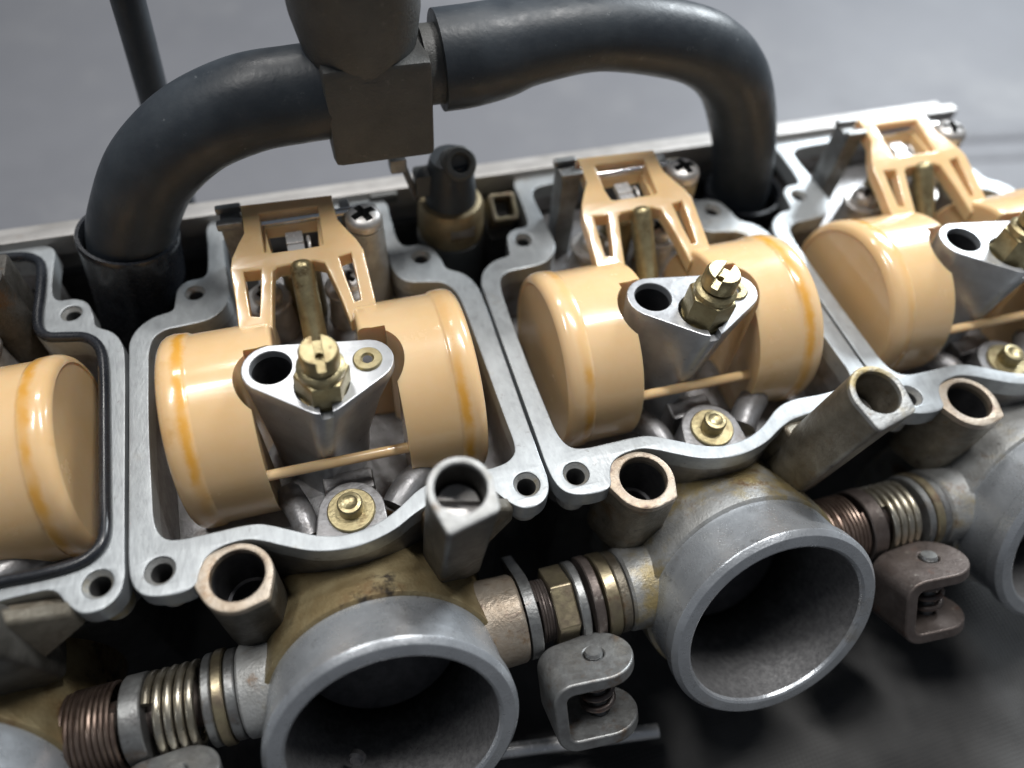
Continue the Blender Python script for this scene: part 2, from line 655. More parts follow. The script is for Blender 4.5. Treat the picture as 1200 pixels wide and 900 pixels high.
# crumpled dark cloth under the front of the carburetors
bm = new()
NX, NY = 150, 80
grid = []
for j in range(NY + 1):
    row = []
    for i in range(NX + 1):
        x = -170 + 560 * i / NX
        y = -210 + 240 * j / NY
        p = V((x, y, 0))
        z = -68 + 7 * noise.noise(p * 0.016) + 6 * noise.noise(V((x * 0.9 + y * 0.6, y - x * 0.25, 3)) * 0.035) \
            + 2.5 * abs(noise.noise(V((x * 0.8 + y * 0.7, y * 0.4 - x * 0.6, 9)) * 0.08))
        row.append(bm.verts.new((x, y, z)))
    grid.append(row)
for j in range(NY):
    for i in range(NX):
        bm.faces.new((grid[j][i], grid[j][i + 1], grid[j + 1][i + 1], grid[j + 1][i]))
cl = obj('cloth', bm, 'cloth', weighted=False)
so = cl.modifiers.new('thickness', 'SOLIDIFY')
so.thickness = 0.0015
tag(cl, 'crumpled dark grey woven cloth lying under the carburetor throats', 'cloth')

# ------------------------------------------------------------------ carburetor
OUT = [(1.0, 48), (1.0, 30), (1.0, 12), (1.0, 3), (1.6, -1.2), (3.2, -3.6), (6.0, -4.7), (9.6, -4.9), (11.6, -4.0), (12.4, -1.6), (13.8, 0.6), (16.5, 1.8), (20.2, 2.0),
       (23.3, 0.9), (26.4, -0.8), (31, -3.0), (36, -4.1), (40.5, -4.0), (45.5, -2.7), (50, -0.4), (54, 0.9), (60, 1.2), (64.3, 0.8),
       (66.6, -2.2), (69, -4.4), (72, -4.5), (74.4, -2.8), (75.4, 0.4), (75.4, 6), (75.4, 30), (75.3, 47), (74.7, 52.3), (72.8, 55.9),
       (69.6, 58.4), (68.9, 62), (67.6, 65.6), (65.0, 67.3), (61.8, 67.7), (60.5, 70.5), (60.3, 78), (60, 84), (55, 86), (38, 86), (21.5, 86),
       (18.2, 84), (17.9, 78), (17.6, 71), (16.6, 67.8), (13.2, 67.3), (11.0, 65.2), (10.3, 61.5), (9.6, 59.2), (5.9, 58.2), (2.8, 55.8),
       (1.2, 52.5)]
INN = [(4.8, 45), (4.7, 30), (5.0, 16), (5.3, 9.5), (6.6, 6.2), (9.3, 5.0), (15, 4.9), (20, 4.9), (23.5, 4.3), (28, 2.0), (32, -0.1), (36.5, -1.3),
      (41.8, -0.9), (46.5, 1.0), (51.5, 4.2), (56, 5.3), (62, 5.1), (67.5, 5.4), (70.2, 6.6), (71.3, 9.2), (71.2, 16), (70.9, 30), (70.5, 45),
      (69.7, 51), (67.5, 54.1), (64.1, 55.1), (60.2, 56.1), (58.0, 58.8), (57.3, 63), (57.4, 70), (57.2, 77), (56, 80), (52, 81.5), (38, 81.8),
      (26, 81.5), (22.2, 80), (21.4, 77), (21.5, 70), (21.7, 62), (20.6, 58), (17.2, 55.0), (12, 54.3), (8.2, 54.0), (5.9, 52.3), (5.0, 49)]
OUTL, INNL = smooth(OUT, 4), smooth(INN, 4)
AX_C = V((38.8, -33.3, -18.2))
AX_N = V((0, -1, 0.55)).normalized()


def build_carburetor():
    root = thing('carburetor', 'x', 'carburetor')
    # flange with its screw holes
    b = new()
    holes = [INNL, circle(6.0, 0, 2.5, 24), circle(71.2, 0.2, 2.5, 24), circle(14.5, 63.4, 2.1, 20), circle(64.6, 63.2, 2.1, 20)]
    prism(b, OUTL, -4.2, 0, holes, 0.3)
    fl = obj('flange', b, 'flange', root)
    for x, y, r in ((6.0, 0, 2.05), (71.2, 0.2, 2.05), (14.5, 63.4, 1.75), (64.6, 63.2, 1.75)):
        # threaded wall under the hole
        b = new()
        prof = [(r + 0.9, -9.6), (r + 0.9, -4.3), (r + 0.43, -4.3), (r + 0.43, -0.3)]
        h = -0.9
        prof += [(r + 0.02, h)]
        while h > -9:
            prof += [(r - 0.22, h - 0.35), (r + 0.02, h - 0.7)]
            h -= 0.7
        prof += [(0, h)]
        lathe(b, prof, Matrix.Translation((x, y, 0)), 24, [0] * 6 + [1] * (len(prof) - 7))
        obj('screw_hole', b, ['cast', 'dark'], fl, recalc=False)
    # chamber walls and floor
    b = new()
    wall_out = offset(ccw(INNL), 2.6)
    prism(b, wall_out, -19, -4.1, [offset(ccw(INNL), 0.02)], 0)
    prism(b, offset(ccw(INNL), 0.6), -21, -17, [], 0)
    # raised shelf at the rear with ribs
    prism(b, smooth([(22.3, 47), (22.3, 78), (38, 80.5), (56.4, 78), (56.4, 47), (38, 45)], 4), -18, -9.0, [], 0.8)
    # pad of the overflow pin against the front wall
    prism(b, hull(circle(38.7, 5.6, 6.3, 36) + [(31, -0.5), (45, -0.5), (38, -1.5)]), -17.5, -5.3, [], 0.4)
    # lumps of the casting on the floor
    tube(b, spline([(47, 6, -9), (50, 9.5, -8.5), (54, 13, -10), (57, 17, -14)], 5), 3.1, 14)
    tube(b, spline([(30, 5, -11), (29, 10, -10), (27, 16, -12)], 5), 2.6, 14)
    box(b, (34, 12, -17), (44, 17, -9.5), bev=0.9)
    obj('float_chamber', b, 'chamber', root)
    # lower body
    b = new()
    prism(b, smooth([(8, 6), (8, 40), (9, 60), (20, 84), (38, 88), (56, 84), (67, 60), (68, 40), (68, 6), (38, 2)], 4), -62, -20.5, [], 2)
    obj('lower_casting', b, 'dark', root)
    # throat: cast neck, turned mouth
    fr = frame(AX_C, AX_N)
    b = new()
    lathe(b, [(18.0, -52), (23.0, -46), (23.0, -30), (22.75, -14), (22.5, -12.2), (22.0, -11.9), (21.5, -11.9)], fr, 96)
    neck = obj('throat', b, 'cast', root)
    b = new()
    lathe(b, [(21.5, -12.6), (21.7, -11.9), (21.6, -4.4), (21.7, -4.0), (22.35, -3.5), (22.4, -1.15), (22.25, -0.85), (21.5, -0.08), (21.3, 0), (19.3, 0),
              (18.85, -0.25), (18.6, -0.8)], fr, 96)
    obj('intake_ring', b, 'turned', neck, sharp=22)
    b = new()
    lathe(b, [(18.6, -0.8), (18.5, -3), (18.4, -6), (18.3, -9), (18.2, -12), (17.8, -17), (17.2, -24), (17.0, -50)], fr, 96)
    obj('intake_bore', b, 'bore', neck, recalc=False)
    b = new()
    fr2 = frame(AX_C - AX_N * 27, (AX_N + V((0, 0, 0.25))).normalized())
    lathe(b, [(0, -0.6), (17.0, -0.6), (17.0, 0.6), (0, 0.6)], fr2, 64)
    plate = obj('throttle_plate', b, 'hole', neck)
    b = new()
    lathe(b, [(0, 0), (1.6, 0), (1.6, 1), (1.1, 1.5), (0, 1.6)], frame(AX_C - AX_N * 26.6 + V((4, 0, 0)), AX_N), 20)
    obj('screw', b, 'hole', plate)
    # shaft bosses either side of the throat
    for nm, x0, x1, mt in (('shaft_boss', 13.2, 19.4, 'cast'),):
        b = new()
        f3 = frame((x0, -16, -24.5), (1, 0, 0))
        L = x1 - x0
        lathe(b, [(0, 0), (7.9, 0), (8.5, 0.5), (8.6, 2), (8.9, L), (0, L)], f3, 48)
        obj(nm, b, 'cast' if x0 < 30 else 'tan_cast', root)
    # jet tower
    top = smooth(hull(circle(29.9, 27.2, 5.3, 24) + circle(46.9, 24.9, 4.9, 24) + circle(38.2, 19.3, 4.5, 24)), 1)
    def sc(poly, k, cx=29.0, cy=25.0):
        return [(cx + (x - cx) * k, cy + (y - cy) * (k * 0.4 + 0.6)) for x, y in poly]
    b = new()
    lv = []
    t0 = ccw(top)
    for k, z in ((0.66, -18), (0.72, -6), (0.86, 5), (0.96, 10.5), (1.0, 12.5), (1.0, 14.2)):
        lv.append([(x, y, z) for x, y in sc(t0, k)])
    lv.append([(x, y, 14.42) for x, y in offset(t0, -0.09)])
    lv.append([(x, y, 14.5) for x, y in offset(t0, -0.3)])
    loft(b, lv)
    c = new()
    lathe(c, [(0, -2), (3.65, -2), (3.65, 14.2), (3.95, 14.6), (3.95, 16), (0, 16)], Matrix.Translation((29.9, 27.2, 0)), 40)
    b = boolean(b, c)
    c = new()   # clearance cut in front of the main jet
    lathe(c, [(0, 8.5), (4.95, 8.5), (4.95, 20), (0, 20)], Matrix.Translation((38.2, 21.3, 0)), 40)
    b = boolean(b, c)
    c = new()
    loft(c, [[(37.2, 8, 12.8), (39.2, 8, 12.8), (39.2, 19, 12.8), (37.2, 19, 12.8)], [(36.8, 8, 18), (39.6, 8, 18), (39.6, 19, 18), (36.8, 19, 18)]])
    b = boolean(b, c)
    tower = obj('jet_tower', b, 'tower', root)
    b = new()
    lathe(b, [(3.62, 13.0), (3.5, 4), (3.2, -1), (0, -1.5)], Matrix.Translation((29.9, 27.2, 0)), 40)
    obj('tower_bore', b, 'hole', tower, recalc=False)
    b = new()
    lathe(b, [(2.7, 13), (2.7, 14.75), (2.45, 15.0), (1.25, 15.0), (1.05, 14.75), (0.9, 14.6), (0, 14.56)], Matrix.Translation((47.0, 24.9, 0)), 36, [0, 0, 0, 0, 0, 1])
    obj('pilot_jet', b, ['brass', 'hole'], tower, recalc=False)
    # main jet on its holder (own origin, leaning a little)
    b = new()
    hexo = []
    for p, q in zip(hexagon(4.9), hexagon(4.9)[1:] + hexagon(4.9)[:1]):
        for s in range(4):
            hexo.append((p[0] + (q[0] - p[0]) * s / 4, p[1] + (q[1] - p[1]) * s / 4))
    prism(b, hexo, 5.2, 11.5, [], 0.7)
    lathe(b, [(0, 0), (4.3, 0), (4.5, 5.3), (0, 5.3)], I4, 36)
    lathe(b, [(0, 11), (4.1, 11), (4.2, 12.6), (3.6, 13.1), (2.7, 13.3), (2.7, 14.2), (0, 14.2)], I4, 36)
    holder = obj('jet_holder', b, 'brass', root, loc=(38.1, 21.2, 8.2), rot=(math.radians(2), math.radians(3), 0.2))
    b = new()
    lathe(b, [(0, 13.4), (3.1, 13.4), (3.45, 13.8), (3.45, 16.6), (3.05, 17.3), (0, 17.3)], I4, 36)
    c = new()
    box(c, (-5, -0.75, 15.2), (5, 0.75, 19), bev=0)
    b = boolean(b, c)
    c = new()
    lathe(c, [(0, 13.6), (0.8, 13.6), (0.8, 18), (0, 18)], I4, 18)
    b = boolean(b, c)
    obj('main_jet', b, 'brass', holder, rot=(0, 0, 1.3), bev=0.12)
    # tubular boss standing in front of the flange
    a0, a1 = V((55.4, -3.2, -15)), V((56.2, -8.7, 21.6))
    f4 = frame(a0, a1 - a0, (1, 0, 0))
    L = (a1 - a0).length
    ol = hull(circle(0, 0, 5.3, 36) + circle(-3.0, -5.9, 0.8, 10) + circle(4.0, -3.9, 1.2, 12))
    b = new()
    prism(b, ol, 0, L, [circle(0, 0, 4.15, 36)], 0.45, f4, hole_depth=20)
    tb = obj('choke_boss', b, 'dirty_cast', root)
    b = new()
    lathe(b, [(0, L - 14), (3.9, L - 14), (3.9, L - 8.4), (3.5, L - 7.9), (0, L - 7.9)], f4, 32)
    c = new()
    box(c, (-5, -0.7, L - 9.4), (5, 0.7, L), f4 @ Matrix.Rotation(-0.25, 4, 'Z'), 0)
    b = boolean(b, c)
    obj('slotted_screw', b, 'steel', tb)
    b = new()
    rim = [(ox, oy) for ox, oy in ol]
    prism(b, offset(ccw(rim), 0.04), L - 0.9, L + 0.05, [circle(0, 0, 4.12, 36)], 0.35, f4)
    obj('boss_rim', b, 'cast', tb)
    b = new()
    loft(b, [[(51, 2, -18), (58, 2, -18), (58, -6, -18), (51, -7, -18)], [(50.5, 3, -1), (67, 2, -4), (59, -7, 0), (52, -6.5, -1)]])
    obj('boss_web', b, 'dirty_cast', root, bev=0.8)
    b = new()
    loft(b, [[(58.5, -8.5, -8), (58.5, -5.0, -8), (58.5, -5.5, 11.5), (58.5, -8.0, 11.5)],
             [(67.6, -3.8, -5.5), (67.6, -1.2, -5.5), (67.6, -1.2, -1.0), (67.6, -3.8, -1.0)]])
    obj('boss_rib', b, 'dirty_cast', root, bev=0.5)
    # drain boss with a round open mouth
    b = new()
    ol = hull(circle(18.1, -4.3, 6.2, 40) + circle(22.2, -8.6, 1.1, 12) + circle(13.5, -2.0, 3.0, 16))
    prism(b, ol, -20, -0.3, [circle(18.3, -4.0, 4.6, 40)], 0.4, hole_depth=17)
    db = obj('drain_boss', b, 'dirty_cast', root)  # body darker than its rim: oil, with side shade put into the colour
    b = new()
    prism(b, offset(ccw(ol), 0.05), -1.6, -0.22, [circle(18.3, -4.0, 4.57, 40)], 0.4)
    obj('boss_rim', b, 'tan_cast', db)
    b = new()
    lathe(b, [(4.62, -1.6), (4.5, -7), (4.45, -12.5), (3.9, -12.8), (3.8, -16.8), (0, -16.8)], Matrix.Translation((18.3, -4.0, 0)), 40)
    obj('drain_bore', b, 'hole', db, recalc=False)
    # brass pin on its brass washer
    b = new()
    lathe(b, [(0, -5.4), (4.5, -5.4), (4.5, -4.8), (4.3, -4.6), (2.5, -4.6), (0, -4.6)], Matrix.Translation((38.7, 5.6, 0)), 40)
    wa = obj('brass_washer', b, 'brass', root)
    b = new()
    lathe(b, [(2.35, -4.7), (2.35, -2.3), (2.1, -1.95), (1.5, -1.85), (1.2, -2.1), (0, -2.2)], Matrix.Translation((38.7, 5.7, 0)), 32)
    obj('brass_pin', b, 'brass', wa, recalc=False)
    # brass vent tube behind the tower
    b = new()
    pth = [V((38.0, 36, -5)), V((38.05, 40, -1.0)), V((38.1, 43.2, 2.1)), V((38.2, 48.5, 7.4)), V((38.3, 53.2, 12.2)), V((38.3, 53.9, 12.9)), V((38.3, 54.3, 13.3)), V((38.3, 54.45, 13.45))]
    rr = [2.45, 2.45, 2.45, 2.45, 2.45, 2.1, 1.4, 0.5]
    tube(b, pth, lambda i: rr[i], 28)
    obj('brass_tube', b, 'brass', root)
    # posts and screws at the rear of the chamber
    b = new()
    lathe(b, [(4.6, -10), (4.2, 6), (4.0, 12.2), (0, 12.2)], Matrix.Translation((52.8, 63.5, 0)), 32)
    box(b, (50, 64, -10), (56.5, 72, 11), bev=0.8)
    po = obj('screw_post', b, 'cast', root)
    b = screw_head(4.0, 2.9)
    obj('screw', b, ['steel', 'dark'], po, loc=(52.8, 63.5, 12.5), rot=(0, 0, 0.3))
    for x, rz in ((29.7, 0.2), (46.8, 0.9)):
        b = new()
        lathe(b, [(5.2, -10), (4.4, -1.2), (5.0, -0.4), (5.0, 0.6), (4.7, 0.9), (3.0, 0.9), (0, 0.9)], Matrix.Translation((x, 57.3, 0)), 36)
        ws = obj('washer', b, 'steel', root)
        b = screw_head(3.2, 2.6)
        obj('screw', b, ['steel', 'dark'], ws, loc=(x, 57.3, 0.9), rot=(0, 0, rz))
    b = new()
    box(b, (23.6, 65.5, -10), (28.0, 71.5, 14.6), bev=0.6)
    hp = obj('hinge_post', b, 'zinc', root)
    for lo, hi in (((23.0, 65.0, 14.2), (28.3, 66.8, 16.0)), ((23.0, 70.0, 14.2), (28.3, 71.6, 16.0))):
        b = new()
        box(b, lo, hi, bev=0.5)
        obj('post_lug', b, 'zinc', hp)
    b = new()
    box(b, (48.3, 66.2, -10), (50.6, 70.5, 13.9), bev=0.6)
    obj('hinge_post', b, 'zinc', root)
    return root


carb = build_carburetor()
carbs = []
LBL = {-1: 'carburetor at the left edge whose flange holds a black rubber gasket ring',
       0: 'carburetor left of middle with a small brass jet showing beside its slotted main jet',
       1: 'carburetor right of middle whose whole grey round intake mouth is in view',
       2: 'carburetor at the right end of the row, its intake cut by the picture edge'}
for k in (-1, 0, 1, 2):
    c = carb if k == -1 else copy_tree(carb)
    c.location = V((75 * k, 0, 0)) * MM
    c['label'] = LBL[k]
    c['group'] = 'carburetors in the bank'
    carbs.append(c)
    for ch in c.children_recursive:
        if ch.name.startswith('screw') and 'hole' not in ch.name and 'post' not in ch.name and k != -1:
            ch.rotation_euler.z += random.uniform(-0.7, 0.7)
    for ch in c.children:
        part = ch.name.split('.')[0]
        worn = {'screw_post': ('cast', 'cast'), 'drain_boss': ('dirty_cast', 'oily_shaded_boss'), 'throat': ('cast', 'stained_neck'), 'choke_boss': ('dirty_cast', 'oily_shaded_boss')}  # left-hand pair: real stain on the neck, oil and shade on the bosses
        if part in worn:  # worn also covers shade put into the colour of left-hand bosses and posts
            ch.material_slots[0].link = 'OBJECT'
            ch.material_slots[0].material = M['oily_shaded_boss' if part == 'screw_post' and k < 0 else worn[part][1 if k <= 0 else 0]]
        if ch.name.startswith('jet_holder'):
            lean = {-1: (2, 2), 0: (3, 3), 1: (1, 5), 2: (0, 5)}[k]
            ch.rotation_euler = (math.radians(lean[0]), math.radians(lean[1]), {0: 0.05, 1: 0.25}.get(k, 0.5))
            for g in ch.children:
                g.rotation_euler = (0, 0, {0: 1.52, 1: 0.45, 2: 0.9}.get(k, 0))


# ------------------------------------------------------------------ floats
def build_float():
    root = thing('carburetor_float', 'x', 'float')
    X0 = 9.4
    fr = frame((0, 31.2, -6), (1, 0, 0))
    prof = [(0, 9.7), (17.4, 9.65), (17.75, 9.35), (18.4, 9.5), (19.05, 10.0), (19.5, 10.8), (19.7, 11.8), (19.65, 13.0), (19.55, 14.2), (19.3, 14.6),
            (19.15, 15.0), (19.15, 29.4), (18.8, 30.1), (18.1, 30.5), (0, 30.5)]
    for side in (0, 1):
        b = new()
        lathe(b, prof, fr, 96)
        c = new()
        box(c, (25.2, -5, -40), (45, 33.6, 40), bev=0)
        b = boolean(b, c)
        c = new()
        lathe(c, [(0, -40), (7.0, -40), (7.0, 40), (0, 40)], Matrix.Translation((29.8, 26.9, 0)), 48)
        b = boolean(b, c)
        c = new()
        loft(c, [[(22, 38, 13.5), (40, 38, 13.5), (40, 60, 13.5), (22, 60, 13.5)], [(22, 38, 30), (40, 38, 30), (40, 60, 30), (22, 60, 30)]])
        c.free()
        if side:
            for v in b.verts:
                v.co.x = 2 * 38.4 - v.co.x
        obj('float_cylinder', b, 'drum', root, bev=0.9, sharp=40)
    # hinge frame: flat outline folded down towards the cylinders
    def zt(y):
        return 14 + (y - 56) * 0.17 if y > 56 else 14 - (56 - y) * 0.35
    outer = [(28.2, 70.0), (28.3, 66.5), (28.2, 62.8), (26.6, 60), (25.1, 57), (24.5, 54.5), (24.5, 48), (24.2, 42), (30.4, 40.2), (31.5, 47), (32.6, 52.9),
             (33.6, 53.6), (36, 53.7), (41, 53.7), (42.9, 52.9), (44.4, 47), (45.6, 40), (51.4, 42), (51.3, 48), (51.2, 54.5), (50.3, 57), (48.7, 60), (47.3, 62.8), (47.1, 66.5), (47.2, 69.4)]
    win = [(31.8, 67.2), (31.7, 62), (31.6, 57.4), (33, 56.9), (38, 56.8), (42.4, 56.8), (43.4, 57.2), (43.6, 62), (43.8, 67.0), (38, 67.1)]
    sl = [(27.0, 53.8), (30.3, 53.6), (29.4, 48.5), (28.5, 44.2), (26.9, 44.6), (26.9, 49)]
    sr = [(46.0, 53.8), (48.5, 54.2), (48.6, 49), (48.5, 44.2), (47.3, 44.0), (46.6, 48.5)]
    b = new()
    prism(b, outer, -3.0, 0, [win, sl, sr], 0.35)
    bmesh.ops.subdivide_edges(b, edges=[e for e in b.edges if e.calc_length() > 5], cuts=2)
    for v in b.verts:
        v.co.z += zt(v.co.y)
    fm = obj('hinge_frame', b, 'float', root, sharp=42)
    b = new()
    box(b, (31.2, 57.0, 10.6), (44.2, 67.6, 13.0), bev=0)
    c = new()
    loft(c, [[(33.8, 58.2, 9), (41.9, 58.2, 9), (42.6, 64.6, 9), (32.9, 64.6, 9)], [(32.6, 57.3, 14.5), (42.8, 57.3, 14.5), (43.4, 66, 14.5), (32.0, 66, 14.5)]])
    b = boolean(b, c)
    obj('frame_window', b, 'float', fm)
    b = new()
    tube(b, [V((24.0, 14.0, -0.3)), V((38.6, 14.8, -1.9)), V((53.0, 15.6, -3.5))], 1.05, 16)
    obj('cross_rod', b, 'float', root)
    b = new()
    tube(b, [V((24.5, 66.9, 13.2)), V((51.5, 66.5, 13.6))], 0.95, 18)
    obj('hinge_pin', b, 'chrome', root)
    b = new()
    lathe(b, [(0, -10), (4.2, -10), (4.2, 5.6), (3.8, 6), (2.4, 6), (2.4, 3), (0, 3)], Matrix.Translation((37.6, 61.2, 0)), 32)
    obj('valve_seat', b, 'brass', root)
    b = new()
    box(b, (36.0, 58.2, 10.0), (39.6, 61.1, 11.6), bev=0.3)
    box(b, (36.0, 61.2, 10.4), (39.6, 64.6, 12.0), bev=0.3)
    lathe(b, [(0, 4), (1.7, 4), (1.7, 10), (0, 10)], Matrix.Translation((37.8, 61.2, 0)), 20)
    tube(b, spline([(40.4, 58.4, 9), (40.6, 60, 11.5), (40.6, 62.5, 11.8), (40.3, 64, 9.5)], 5), 0.35, 8)
    obj('valve_clip', b, 'tin', root)
    return root


flt = build_float()
FL = {-1: 'peach plastic float inside the gasketed carburetor at the left edge',
      0: 'peach plastic float straddling the tower with the white glaring top',
      1: 'peach plastic float with all of both cylinders showing, above the fully visible intake',
      2: 'peach plastic float in the blurred right-hand chamber beside the cut-off intake'}
for k in (-1, 0, 1, 2):
    f = flt if k == -1 else copy_tree(flt)
    f.location = V((75 * k, 0, 0)) * MM
    f['label'], f['group'] = FL[k], 'floats in the carburetors'

# gasket in the leftmost carburetor
b = new()
tube(b, [V((x, y, 0.55)) for x, y in offset(ccw(INNL), 1.05)], 1.05, 12, closed=True)
g = obj('rubber_gasket', b, 'gasket', weighted=False, loc=(-75, 0, 0))
tag(g, 'black rubber gasket ring seated on the flange of the leftmost carburetor', 'gasket')


# ------------------------------------------------------------------ throttle linkages between the throats
def helix(x0, x1, turns, R, r, c=(-16, -24.5)):
    n = int(turns * 28)
    return [V((x0 + (x1 - x0) * i / n, c[0] + R * math.sin(2 * math.pi * turns * i / n), c[1] + R * math.cos(2 * math.pi * turns * i / n)))
            for i in range(n + 1)]


def ringx(x0, x1, r, ri=0, n=40, c=(-16, -24.5), ch=0.25):
    b = new()
    f3 = frame((x0, c[0], c[1]), (1, 0, 0))
    L = x1 - x0
    lathe(b, [(ri, 0), (r - ch, 0), (r, ch), (r, L - ch), (r - ch, L), (ri, L)] if not ri else
          [(ri, 0), (r - ch, 0), (r, ch), (r, L - ch), (r - ch, L), (ri, L), (ri, 0)], f3, n)
    return b


LN = V((0, 0.58, 0.81)).normalized()


def build_lever(root, mt, arm=True):
    """folded clamp: two round-ended plates joined on the left, a screw through both"""
    f5 = frame((76.2, -28.6, -18.4), LN, (1, 0, 0))
    def corner(cx, cz, r, a0, a1, n=7):
        return [(cx + r * math.cos(a0 + (a1 - a0) * q / n), cz + r * math.sin(a0 + (a1 - a0) * q / n)) for q in range(n + 1)]
    h = math.pi / 2
    sec = [(12, -2.4), (12, 0)] + corner(-5.2, -4.0, 4.0, h, 2 * h) + corner(-5.2, -11.4, 4.0, 2 * h, 3 * h) + [(12, -15.4), (12, -13.0)] \
        + corner(-5.2, -11.4, 1.6, 3 * h, 2 * h) + corner(-5.2, -4.0, 1.6, 2 * h, h)
    b = new()
    loft(b, [[(x, -9, z) for x, z in sec], [(x, 9, z) for x, z in sec]])
    c = new()
    prism(c, hull(circle(1.7, 0, 6.6, 36) + [(-10, 5.4), (-10, -5.4)]), -20, 5, [circle(1.0, 0.6, 1.95, 24)], 0)
    b = boolean(b, c, 'INTERSECT')
    b.transform(f5)
    lv = obj('lever_clamp', b, mt, root, bev=0.35)
    if arm:
        b = new()
        prism(b, hull(circle(0, 0, 8.6, 30) + [(6, -13), (-6.5, -13)]), 0, 2.3, [], 0.3,
              frame((66.9, -16, -24.5), (1, 0, 0), (0, 0.58, 0.81)))
        obj('lever_arm', b, mt, lv)
    b = new()
    prof = [(0, -20.0)]
    h = -20.0
    while h < 0.2:
        prof += [(1.75, h), (1.45, h + 0.4)]
        h += 0.8
    prof += [(1.7, 0.3), (1.5, 0.7), (0, 0.75)]
    lathe(b, prof, f5 @ Matrix.Translation((1.0, 0.6, 0)), 24)
    obj('clamp_screw', b, 'zinc', lv)
    b = new()
    pts = []
    for i in range(81):
        a = 2 * math.pi * 4 * i / 80
        pts.append(f5 @ V((1.0 + 2.9 * math.cos(a), 0.6 + 2.9 * math.sin(a), -12.4 + 9.8 * i / 80)))
    tube(b, pts, 0.65, 10)
    obj('coil_spring', b, 'rust', lv)
    return lv


def shaft(root):
    b = new()
    tube(b, [V((58, -16, -24.5)), V((90, -16, -24.5))], 4.2, 24)
    obj('throttle_shaft', b, 'rust', root)


def spring_linkage(k, name, label, coilm, wire, collar):
    root = thing('throttle_linkage', label, 'linkage', (75 * k, 0, 0), 'throttle linkages between the carburetors')
    shaft(root)
    obj('thin_washer', ringx(57.6, 58.6, 8.2), 'steel', root)
    b = new()
    tube(b, helix(59.2, 67.6, 9, 7.3, 0.45), 0.46, 8)
    obj('coil_spring', b, coilm, root)
    obj('collar', ringx(68.6, 72.2, 8.0), collar, root)
    b = new()
    tube(b, helix(73.0, 81.3, 4.6, 7.1, 0.8), 0.78, 10)
    obj('coil_spring', b, wire, root)
    obj('washer', ringx(82.3, 83.9, 8.3), 'zinc', root)
    obj('washer', ringx(84.1, 86.0, 8.6), 'yellow_zinc', root)
    obj('washer', ringx(86.2, 88.0, 8.2), 'zinc', root)
    return root


la = spring_linkage(-1, 'throttle_linkage', 'throttle linkage with copper brown coil and pale steel coil, at lower left', 'copper_coil', 'coil', 'zinc')
build_lever(la, 'zinc', False)
lc = spring_linkage(1, 'throttle_linkage', 'throttle linkage with dark fine coil and rusty brown lever clamp, right of the full intake', 'copper_coil', 'coil', 'rust')
build_lever(lc, 'rust', False)
lb = thing('throttle_linkage', 'throttle linkage with hexagon nut, washers and grey folded lever clamp, between the two front intakes', 'linkage',
           (0, 0, 0), 'throttle linkages between the carburetors')
shaft(lb)
build_lever(lb, 'zinc', True)
b = new()
lathe(b, [(0, 0), (8.9, 0), (8.7, 7.5), (8.2, 8.2), (0, 8.2)], frame((58.3, -16, -24.5), (1, 0, 0)), 48)
obj('shaft_sleeve', b, 'tan_cast', lb)
b = new()
tube(b, helix(69.8, 72.8, 5, 5.9, 0.3), 0.36, 8)
obj('screw_thread', b, 'rust', lb)
b = new()
prism(b, hexagon(8.2, 0.35), 0, 4.6, [], 0.45, frame((72.6, -16, -24.5), (1, 0, 0)))
obj('hexagon_nut', b, 'yellow_zinc', lb, bev=0.3)
obj('washer', ringx(77.4, 79.2, 8.3), 'zinc', lb)
obj('washer', ringx(80.2, 82.2, 8.7), 'rust', lb)
obj('washer', ringx(82.9, 85.6, 8.6), 'yellow_zinc', lb)
obj('washer', ringx(85.8, 87.8, 8.3), 'dirty_cast', lb)

# low link rod behind the clamp
b = new()
tube(b, [V((58, -33, -60)), V((95, -39, -58))], 1.6, 16)
lr = obj('link_rod', b, 'tin')
tag(lr, 'thin bright steel link rod low beneath the grey lever clamp', 'rod')

# ------------------------------------------------------------------ rail along the back
b = new()
box(b, (-140, 85.5, -3.6), (229, 88.6, 2.0), bev=0.6)
box(b, (-140, 88.0, -10), (229, 94, -0.6), bev=0.8)
rl = obj('mounting_rail', b, 'rail')
tag(rl, 'long grey steel mounting rail running behind all the carburetors', 'rail')
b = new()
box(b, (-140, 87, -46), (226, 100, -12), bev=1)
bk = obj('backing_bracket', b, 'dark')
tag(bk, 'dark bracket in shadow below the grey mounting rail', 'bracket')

# ------------------------------------------------------------------ hoses and tee
def hose(name, pts, label, cat='hose', group=None, n=28):
    sp = spline([V(p) for p in pts], 8)
    b = new()
    tube(b, [V(p[:3]) for p in sp], lambda i: sp[i][3], n)
    o = obj(name, b, 'rubber', weighted=False, sharp=50)
    return tag(o, label, cat, group)


hose('rubber_hose', [(0.5, 75, -22, 8.6), (1.2, 75, -8, 8.6), (3.5, 75, 6, 8.7), (7.5, 75, 15, 8.7), (14, 75, 24.5, 8.7), (23.5, 75, 32, 8.8), (34.5, 75, 36, 9.0), (44, 75, 36.8, 9.0), (50, 75, 37.0, 9.0)],
     'black rubber hose bending down from the tee into the sleeve at left', group='hoses of the tee connector')
hose('rubber_hose', [(72.2, 75, 40.8, 9.6), (78, 75, 41.0, 9.6), (85, 75, 41.8, 9.2), (92, 75, 42.8, 8.2), (106, 75, 43.4, 7.6), (122, 75, 40.4, 7.8), (133, 75, 36.2, 8.0), (141.5, 75, 28.8, 8.1),
                     (147.8, 75, 17.5, 8.0), (152.5, 75, 5, 7.8), (155, 75, -8, 7.8), (155, 75, -24, 8.0)],
     'long black rubber hose arching right from the tee and down beside the blurred float', group='hoses of the tee connector')
